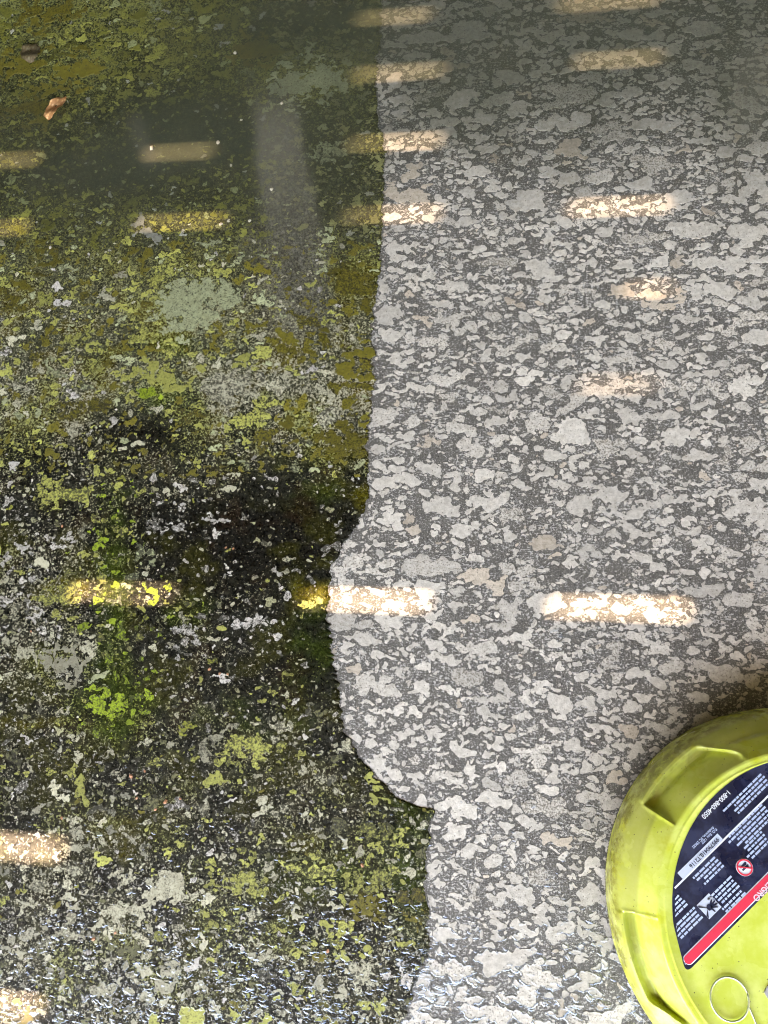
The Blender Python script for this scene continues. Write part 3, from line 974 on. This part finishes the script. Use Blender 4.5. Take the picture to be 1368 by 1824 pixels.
def build_label():
    A = loc2(1219, 1737); B = loc2(1368, 1588)
    along = (B - A) / np.linalg.norm(B - A)             # from the corner up the straight edge
    into = np.array([-along[1], along[0]])              # into the sticker
    if into.dot(loc2(1250, 1600) - A) < 0:
        into = -into
    LC = np.array([.3386, -.1987]) - DISC; R = .1500
    # circle segment: arc from the corner over the left side, closed by the straight edge
    d = -A.dot(into)
    t0 = None
    ang = np.unwrap([math.atan2(A[1], A[0]), math.atan2(A[1], A[0]) - .01])[0]
    # straight edge: points p with (p-A).into = 0 ; find both crossings with the circle
    h = (A - LC).dot(into); half = math.sqrt(max(1e-9, R * R - h * h))
    foot = LC + into * h
    P0 = foot - along * half; P1 = foot + along * half
    a0 = math.atan2(P0[1] - LC[1], P0[0] - LC[0]); a1 = math.atan2(P1[1] - LC[1], P1[0] - LC[0])
    mid = into * R
    # travel from P1 to P0 over the side that 'into' points to
    n = 90
    da = (a0 - a1) % (2 * math.pi)
    am = a1 + da / 2
    if np.array([math.cos(am), math.sin(am)]).dot(into) < 0:
        da -= 2 * math.pi
    arc = [LC + np.array([R * math.cos(a1 + da * k / n), R * math.sin(a1 + da * k / n)]) for k in range(n + 1)]

    def fillet(p, q, s, r, seg=7):
        # quadratic corner
        u = p + (q - p) * (1 - r / np.linalg.norm(q - p)); w = q + (s - q) * (r / np.linalg.norm(s - q))
        return [u * (1 - t) ** 2 + q * 2 * t * (1 - t) + w * t * t for t in np.linspace(0, 1, seg)]
    poly = arc[6:-11]
    poly = fillet(arc[-8], (P0 + arc[-1]) / 2, P0 + along * .05, .006)[0:] if False else poly
    corner = fillet(arc[-12], P0, P0 + along * .05, .0085)
    corner1 = fillet(P1 - along * .05, P1, arc[6], .0045)
    pts = poly + corner + corner1
    z = Z_TOP + .0004
    lab = link('warning_label', prism_mesh('warning_label', pts, Z_TOP - .0005, z), M_NAVY, cleaner)
    lab['label'] = 'navy sticker of warnings with a red bar along its straight edge'
    ET = -along                                         # reading direction
    EV = -into                                          # top of the letters
    rot = math.atan2(ET[1], ET[0])
    layer = [0]

    def quad(name, p, length, width, mat, dz=.0003, round_=False):
        """strip starting at p, running towards -ET.. along the reading direction"""
        q = [p + EV * width / 2, p + EV * width / 2 + ET * length, p - EV * width / 2 + ET * length, p - EV * width / 2]
        if round_:
            r = width / 2
            q = [p + EV * r] + [p + ET * (length - r) + EV * (r * math.cos(a)) + ET * (r * math.sin(a)) for a in np.linspace(0, math.pi, 12)] + [p - EV * r]
        return link(name, prism_mesh(name, q, z - .0001, z + dz), mat, lab)

    s = .00052                                          # metres per photo pixel on the plate

    # red bar with its white outline, from beyond the frame to the rounded end by the corner
    bar_end = P0 + into * .0068 + along * .0075
    L = half * 2 - .016
    quad('bar_outline', bar_end + along * (L) , L + .0014, .0096, M_WHITE, .0003, True)
    quad('red_bar', bar_end + along * (L - .001), L - .0002, .0078, M_RED, .0006, True)
    # divider line, silver serial strip
    d0 = loc2(1201, 1588); d1 = loc2(1372, 1414)
    quad('divider_line', d1 + along * .05, np.linalg.norm(d1 - d0) + .0475, .0016, M_WHITE)
    e1 = loc2(1283, 1490)
    quad('serial_strip', e1, np.linalg.norm(e1 - loc2(1211, 1560)), .0072, M_SILVER)

    def text(body, p, size, mat, dz=.0004, align='LEFT', squeeze=1.0):
        cu = bpy.data.curves.new('lettering', 'FONT')
        cu.body = body; cu.size = size; cu.align_x = align; cu.align_y = 'CENTER'
        cu.offset = size * .02
        tmp = bpy.data.objects.new('tmp', cu); COL.objects.link(tmp)
        dg = bpy.context.evaluated_depsgraph_get()
        me = bpy.data.meshes.new_from_object(tmp.evaluated_get(dg))
        bpy.data.objects.remove(tmp); bpy.data.curves.remove(cu)
        me.name = 'lettering'
        mt = Matrix.Translation((p[0], p[1], z + dz)) @ Matrix.Rotation(rot, 4, 'Z') @ Matrix.Diagonal((squeeze, 1, 1, 1))
        me.transform(mt)
        me.materials.clear()
        return link('lettering', me, mat, lab)

    w0 = bar_end + along * .0
    text('PELIGRO', loc2(1343, 1602) , .0078, M_PINK, .0009, 'RIGHT', .95)
    text('1-800-860-4050', loc2(1299, 1409), .0062, M_WHITE, .0005, 'LEFT', .92)
    text('995790410', loc2(1279, 1494), .0052, M_NAVY, .0006)
    text('LT2116', loc2(1250, 1523), .0052, M_NAVY, .0006)
    text('P.O. Box 1207', loc2(1276, 1476), .0034, M_PRINT, .0005)
    text('Anderson, SC 29622', loc2(1271, 1473), .0034, M_PRINT, .0005)

    rr = np.random.default_rng(3)

    def para(px, py, length, n, pitch=.0034, ragged=.35):
        """lines of print too small to read: bars broken into words, joined into one part"""
        V, Fq = [], []
        p = loc2(px, py)
        for i in range(n):
            q = p - EV * (pitch * i)
            x = rr.uniform(0, .002)
            end = length * s * (1 - ragged * rr.random())
            while x < end:
                w = min(rr.uniform(.0022, .0068), end - x + .001)
                if w < .0008:
                    break
                a = q + ET * x
                hh = .00092
                b = len(V)
                for pt in (a + EV * hh, a + ET * w + EV * hh, a + ET * w - EV * hh, a - EV * hh):
                    if (pt - LC).dot(pt - LC) > (R * .985) ** 2:
                        pt = LC + (pt - LC) / np.linalg.norm(pt - LC) * R * .985
                    V.append((pt[0], pt[1], z + .0003))
                Fq.append([b, b + 1, b + 2, b + 3][::-1])
                x += w + rr.uniform(.0007, .0012)
        me = from_lists('fine_print', V, Fq)
        bm = bmesh.new(); bm.from_mesh(me); bmesh.ops.recalc_face_normals(bm, faces=bm.faces)
        for f in bm.faces:
            if f.normal.z < 0:
                f.normal_flip()
        bm.to_mesh(me); bm.free()
        link('fine_print', me, M_PRINT, lab)
    # from the straight edge inwards: the first line of each block is nearest the red bar
    for px, py, ln, n in ((1274, 1662, 84, 2), (1252, 1632, 74, 4), (1226, 1608, 42, 4), (1338, 1600, 62, 4), (1318, 1576, 62, 4),
                          (1290, 1540, 62, 4), (1372, 1496, 70, 4), (1378, 1452, 96, 5), (1372, 1392, 108, 4)):
        para(px, py, ln, n)

    # prohibition sign
    c = loc2(1326, 1545)
    link('sign_disc', prism_mesh('sign_disc', [c + .0078 * np.array([math.cos(a), math.sin(a)]) for a in np.linspace(0, 2 * math.pi, 40)[:-1]], z - .0001, z + .0003), M_WHITE, lab)
    V, Fq = [], []
    for k in range(40):
        a = 2 * math.pi * k / 40
        for r_ in (.0074, .0060):
            V.append((c[0] + r_ * math.cos(a), c[1] + r_ * math.sin(a), z + .0007))
    for k in range(40):
        k2 = (k + 1) % 40
        Fq.append([2 * k, 2 * k2, 2 * k2 + 1, 2 * k + 1])
    link('sign_ring', from_lists('sign_ring', V, Fq), M_RED, lab)

    def poly_part(name, pts2, o, mat, dz, scale=1.0):
        q = [o + ET * (a * scale) + EV * (b * scale) for a, b in pts2]
        return link(name, prism_mesh(name, q, z, z + dz), mat, lab)
    for k in (0, 1):
        poly_part('shoe_mark', [(-.0046, .0004 + .0028 * k - .0026), (-.003, .0022 + .0028 * k - .0026), (-.0005, .0014 + .0028 * k - .0026), (.0032, .0012 + .0028 * k - .0026), (.0036, -.0004 + .0028 * k - .0026), (-.004, -.0006 + .0028 * k - .0026)], c, M_NAVY, .0005)
    sl = [(-.0052, .0046), (-.0044, .0054), (.0052, -.0046), (.0044, -.0054)]
    poly_part('sign_slash', sl, c, M_RED, .0009)
    # picture of a hand under a jet
    c = loc2(1263, 1614)
    sz = .0082
    poly_part('picture_panel', [(-sz, -sz * .95), (sz, -sz * .95), (sz, sz * .95), (-sz, sz * .95)], c, M_SILVER, .0003)
    palm = [(.0030, .0026), (.0010, .0036), (-.0012, .0030), (-.0020, .0006), (-.0012, -.0016), (.0012, -.0020), (.0030, -.0006)]
    poly_part('hand_palm', palm, c, M_NAVY, .0006)
    for a, l in ((2.45, .0066), (2.85, .0072), (3.25, .0068), (3.65, .0060), (1.7, .0052)):
        d_ = np.array([math.cos(a), math.sin(a)]); n_ = np.array([-d_[1], d_[0]])
        st = d_ * .0012 + np.array([0, .0008])
        poly_part('hand_finger', [tuple(st + n_ * .0009), tuple(st - n_ * .0009), tuple(st + d_ * l * .85 - n_ * .0006), tuple(st + d_ * l + n_ * 0), tuple(st + d_ * l * .85 + n_ * .0006)], c, M_NAVY, .0007)
    poly_part('jet_mark', [(.0030, .0008), (.0080, .0070), (.0080, .0040)], c, M_NAVY, .0008)
    poly_part('jet_mark', [(.0030, -.0004), (.0080, -.0050), (.0080, -.0070)], c, M_NAVY, .0008)


build_label()
build_droplets()


# ------------------------------------------------------------------ loose things
def build_wire():
    m = Mat('clear_line')
    mat = m.finish(m.principled((.40, .46, .27), .22, None, .5, Transmission_Weight=.35))
    c = at(1298, 1780, Z_TOP)
    r = .0176
    pts = []
    for k in range(70):
        a = math.radians(-20 + k * 400 / 69)
        rr = r * (1 + .035 * math.sin(a * 1.0 + .4)) - .0008 * (k / 69)
        pts.append((c[0] + rr * .98 * math.cos(a), c[1] + rr * 1.06 * math.sin(a), Z_TOP + .0012 + .0012 * (k / 69)))
    s = at(1332, 1790, Z_TOP); e = at(1356, 1840, Z_TOP); e2 = at(1400, 1990, Z_TOP)
    tail = []
    for t in np.linspace(0, 1, 14):
        p = (1 - t) ** 2 * s + 2 * t * (1 - t) * e + t * t * e2
        tail.append((p[0], p[1], Z_TOP + .0012 + .0005 * math.sin(3 * t)))
    o = link('wire_loop', tube_mesh('wire_loop', tail[::-1] + pts, .00085, 8), mat, None, True)
    tag(o, 'thin clear line coiled in a loop on top of the lime green surface cleaner', 'wire')


build_wire()


def build_leaf(name, px, py, length, width, yaw, mat, curl, lift, label):
    NU, NV = 16, 8
    top, bot = [], []
    for i in range(NU + 1):
        u = i / NU
        for j in range(NV + 1):
            w = j / NV * 2 - 1
            half = width / 2 * (min(1.0, (math.sin(math.pi * min(u * .93 + .10, 1))) ** .55))
            if u < .08:
                half *= .9
            edge = 1 + .10 * math.sin(u * 23 + j) * (abs(w) > .9)
            x = (u - .5) * length; y = w * half * edge
            zz = lift + curl * (w * w) * half + .0018 * math.sin(u * 9 + w * 2) - .0010 * abs(w) ** .5 + .0030 * math.sin(math.pi * u)
            top.append((x, y, zz)); bot.append((x, y, zz - .0004))
    n = len(top)
    V = top + bot
    Fq = []
    for i in range(NU):
        for j in range(NV):
            a = i * (NV + 1) + j
            if 8 <= i <= 8 and j == 4:
                continue                            # the torn hole
            Fq.append([a, a + NV + 1, a + NV + 2, a + 1][::-1]); Fq.append([a + n, a + NV + 1 + n, a + NV + 2 + n, a + 1 + n])
    bm = bmesh.new()
    me = from_lists(name, V, Fq)
    o = link(name, me, mat, None, True)
    p = at(px, py)
    o.location = (p[0], p[1], .0036)
    o.rotation_euler = (0.10, 0.06, yaw)
    tag(o, label, 'leaf')


def mat_leaf(name, a, b):
    m = Mat(name)
    v = m.voro(170, m.vscale(1, 1.8, 1))
    c = m.mix(m.noise(140, 4, .7), a, b)
    c = m.mix(m.step(v, .25, .5), c, m.mix(1.0, c, (.6, .5, .4), 'MULTIPLY'))
    return m.finish(m.principled(c, .6, m.bump(v, .5, .001)))


build_leaf('dry_leaf', 104, 197, .046, .018, math.radians(58), mat_leaf('dry_leaf', (.40, .19, .075), (.62, .37, .19)), .35, .0030,
           'curled orange brown dry leaf with a small hole lying on the mossy concrete')
build_leaf('leaf_scrap', 58, 96, .034, .030, math.radians(70), mat_leaf('soaked_leaf', (.085, .068, .036), (.14, .12, .07)), .05, -.0002,
           'soaked dark brown leaf scrap lying flat beyond the curled dry leaf')


def crumb(name, px, py, s, mat, label, cat, group):
    bm = bmesh.new()
    bmesh.ops.create_icosphere(bm, subdivisions=2, radius=1.0)
    for v in bm.verts:
        k = 1 + .28 * random.uniform(-1, 1)
        v.co = (v.co.x * s * k * .95, v.co.y * s * k * .7, v.co.z * s * k * .45)
    me = bpy.data.meshes.new(name); bm.to_mesh(me); bm.free()
    p = at(px, py)
    o = link(name, me, mat)
    o.location = (p[0], p[1], .0030 + s * .3)
    o.rotation_euler = (0, 0, random.uniform(0, 6))
    tag(o, label, cat, group)


M_CRUMB = mat_plain('mortar_crumb', (.42, .38, .32), .6)
M_SEED = mat_plain('seed_husk', (.48, .22, .12), .5)
for px, py, s in ((272, 267, .0042), (390, 257, .0032), (420, 98, .0030), (485, 340, .0030), (503, 187, .0026), (413, 298, .0024), (446, 396, .0026), (395, 402, .0030), (431, 217, .0024), (92, 443, .0026)):
    crumb('mortar_crumb', px, py, s, M_CRUMB, 'tiny pale mortar crumb lying in the murky water among the algae', 'crumb', 'pale crumbs in the murky water')
for px, py, s in ((375, 1192, .0021), (393, 1200, .0019), (407, 1201, .0018), (404, 976, .0016), (417, 978, .0017), (113, 938, .0020), (113, 1456, .0020), (58, 1125, .0015),
                  (236, 1382, .0026), (246, 1421, .0018), (260, 1373, .0018), (297, 1427, .0026), (279, 1441, .0020), (323, 1422, .0018), (169, 1671, .0024), (208, 1660, .0018), (646, 1540, .0022), (585, 1692, .0022)):
    crumb('seed_husk', px, py, s, M_SEED, 'tiny orange brown seed husk stuck in the dark algae crust', 'seed', 'seed husks in the algae')

# ------------------------------------------------------------------ the deck overhead: its gaps let the bars of sun through
DZ, DT = 2.70, .025
kx, ky = -SUN[0] / SUN[2], -SUN[1] / SUN[2]            # ground shift per metre of height (sun stands at -x, -y)
SHX, SHY = kx * (DZ + DT / 2), ky * (DZ + DT / 2)
deck = empty('deck', (0, 0, 0))
tag(deck, 'raised timber deck over the patio casting bars of sun', 'deck')
# (row on the slab, gap, lit spans of x on the slab)
PER = .297
ROWS = [(.948, .0126, [(.09, .23), (-.20, -.09)]), (.850, .0128, [(-.20, -.05), (.11, .25)]), (.735, .0131, [(-.90, -.60), (-.50, -.394), (-.372, -.30), (-.20, -.04)]),
        (.621, .0127, [(-.90, -.60), (-.50, -.30), (-.20, -.04), (.10, .26)]), (.501, .0120, [(.17, .26)]), (.372, .0115, [(.11, .20)]),
        (.096, .0148, [(-.57, -.385), (-.24, -.03), (.06, .29)]), (-.207, .0185, [(-.70, -.45)]), (-.372, .0170, [(-.70, -.46)])]
rows = sorted((y - SHY, gp, sp) for y, gp, sp in ROWS)
DX0, DX1, DY0, DY1 = -3.495, 3.045, -2.35, 3.548  # deck edges drawn out to narrow the sky opening
cuts = [DY0] + [v for y, gp, sp in rows for v in (y - gp / 2, y + gp / 2)] + [DY1]
n_board = 0
for i in range(0, len(cuts), 2):
    a, b = cuts[i], cuts[i + 1]
    n = max(1, round((b - a) / .135))
    for k in range(n):
        y0 = a + (b - a) * k / n; y1 = a + (b - a) * (k + 1) / n
        link('board', box_mesh('board', DX0, DX1, y0 + (.0005 if k else 0), y1 - (.0005 if k < n - 1 else 0), DZ, DZ + DT), M_BOARD, deck)
for y, gp, sp in rows:                                  # strips added to block the sun in the gaps everywhere else
    xs = [DX0] + [v for s in sorted(sp) for v in (s[0] - SHX, s[1] - SHX)] + [DX1]
    for i in range(0, len(xs), 2):
        link('gap_blocker', box_mesh('gap_blocker', xs[i], xs[i + 1], y - gp / 2 - .02, y + gp / 2 + .02, DZ + DT + .0002, DZ + DT + .012), M_JOIST, deck)
JH, JW = .20, .040
split_y = -.06 - SHY
for base, y0, y1 in ((-.062, split_y, DY1), (-.480, DY0, split_y - .002)):
    for k in range(-9, 13):
        # left face so that the shadow of the joist begins where a bar of sun ends
        xj = base - kx * (DZ - JH) + PER * k
        if DX0 < xj < DX1 - JW:
            link('joist', box_mesh('joist', xj, xj + JW, y0, y1, DZ - JH, DZ - .0005), M_JOIST, deck)
link('rim_beam', box_mesh('rim_beam', DX0, DX1, DY0 - .042, DY0 - .001, DZ - JH, DZ + DT), M_JOIST, deck)
link('carrier_beam', box_mesh('carrier_beam', DX0, DX1, 1.9, 2.04, DZ - JH - .24, DZ - JH - .001), M_JOIST, deck)
for x, y in ((-3.3, DY0 + .05), (0.9, DY0 + .05), (2.9, DY0 + .05), (-3.3, 1.97), (2.9, 1.97)):
    zt = DZ - JH - .241 if y > 0 else DZ - JH - .001
    link('post', box_mesh('post', x - .06, x + .06, y - .06, y + .06, .001, zt, .006), M_JOIST, deck)

house = empty('house', (0, 3.55, 0))
tag(house, 'house wall closing the far side of the patio', 'house')
M_BLOCKER = mat_plain('blocker_siding', (.30, .30, .26), .7)
M_FAR = mat_plain('far_siding', (.10, .115, .10), .7)
for k in range(16):
    link('siding_board', box_mesh('siding_board', -4.2, 3.6, 0.0, .05, .001 + k * .19, .001 + k * .19 + .186), M_FAR, house)
for nm, x, lab in (('side_blocker', -3.55, 'added unseen board wall on the left narrowing the sky light'), ('side_blocker', 3.05, 'added unseen board wall on the right narrowing the sky light')):  # both added out of view to narrow the sky opening
    wl = empty(nm, (x, 0, 0))
    tag(wl, lab, 'light blocker')
    for k in range(15):
        link('siding_board', box_mesh('siding_board', 0, .05, DY0, 3.54, .001 + k * .19, .001 + k * .19 + .186), M_BLOCKER, wl)
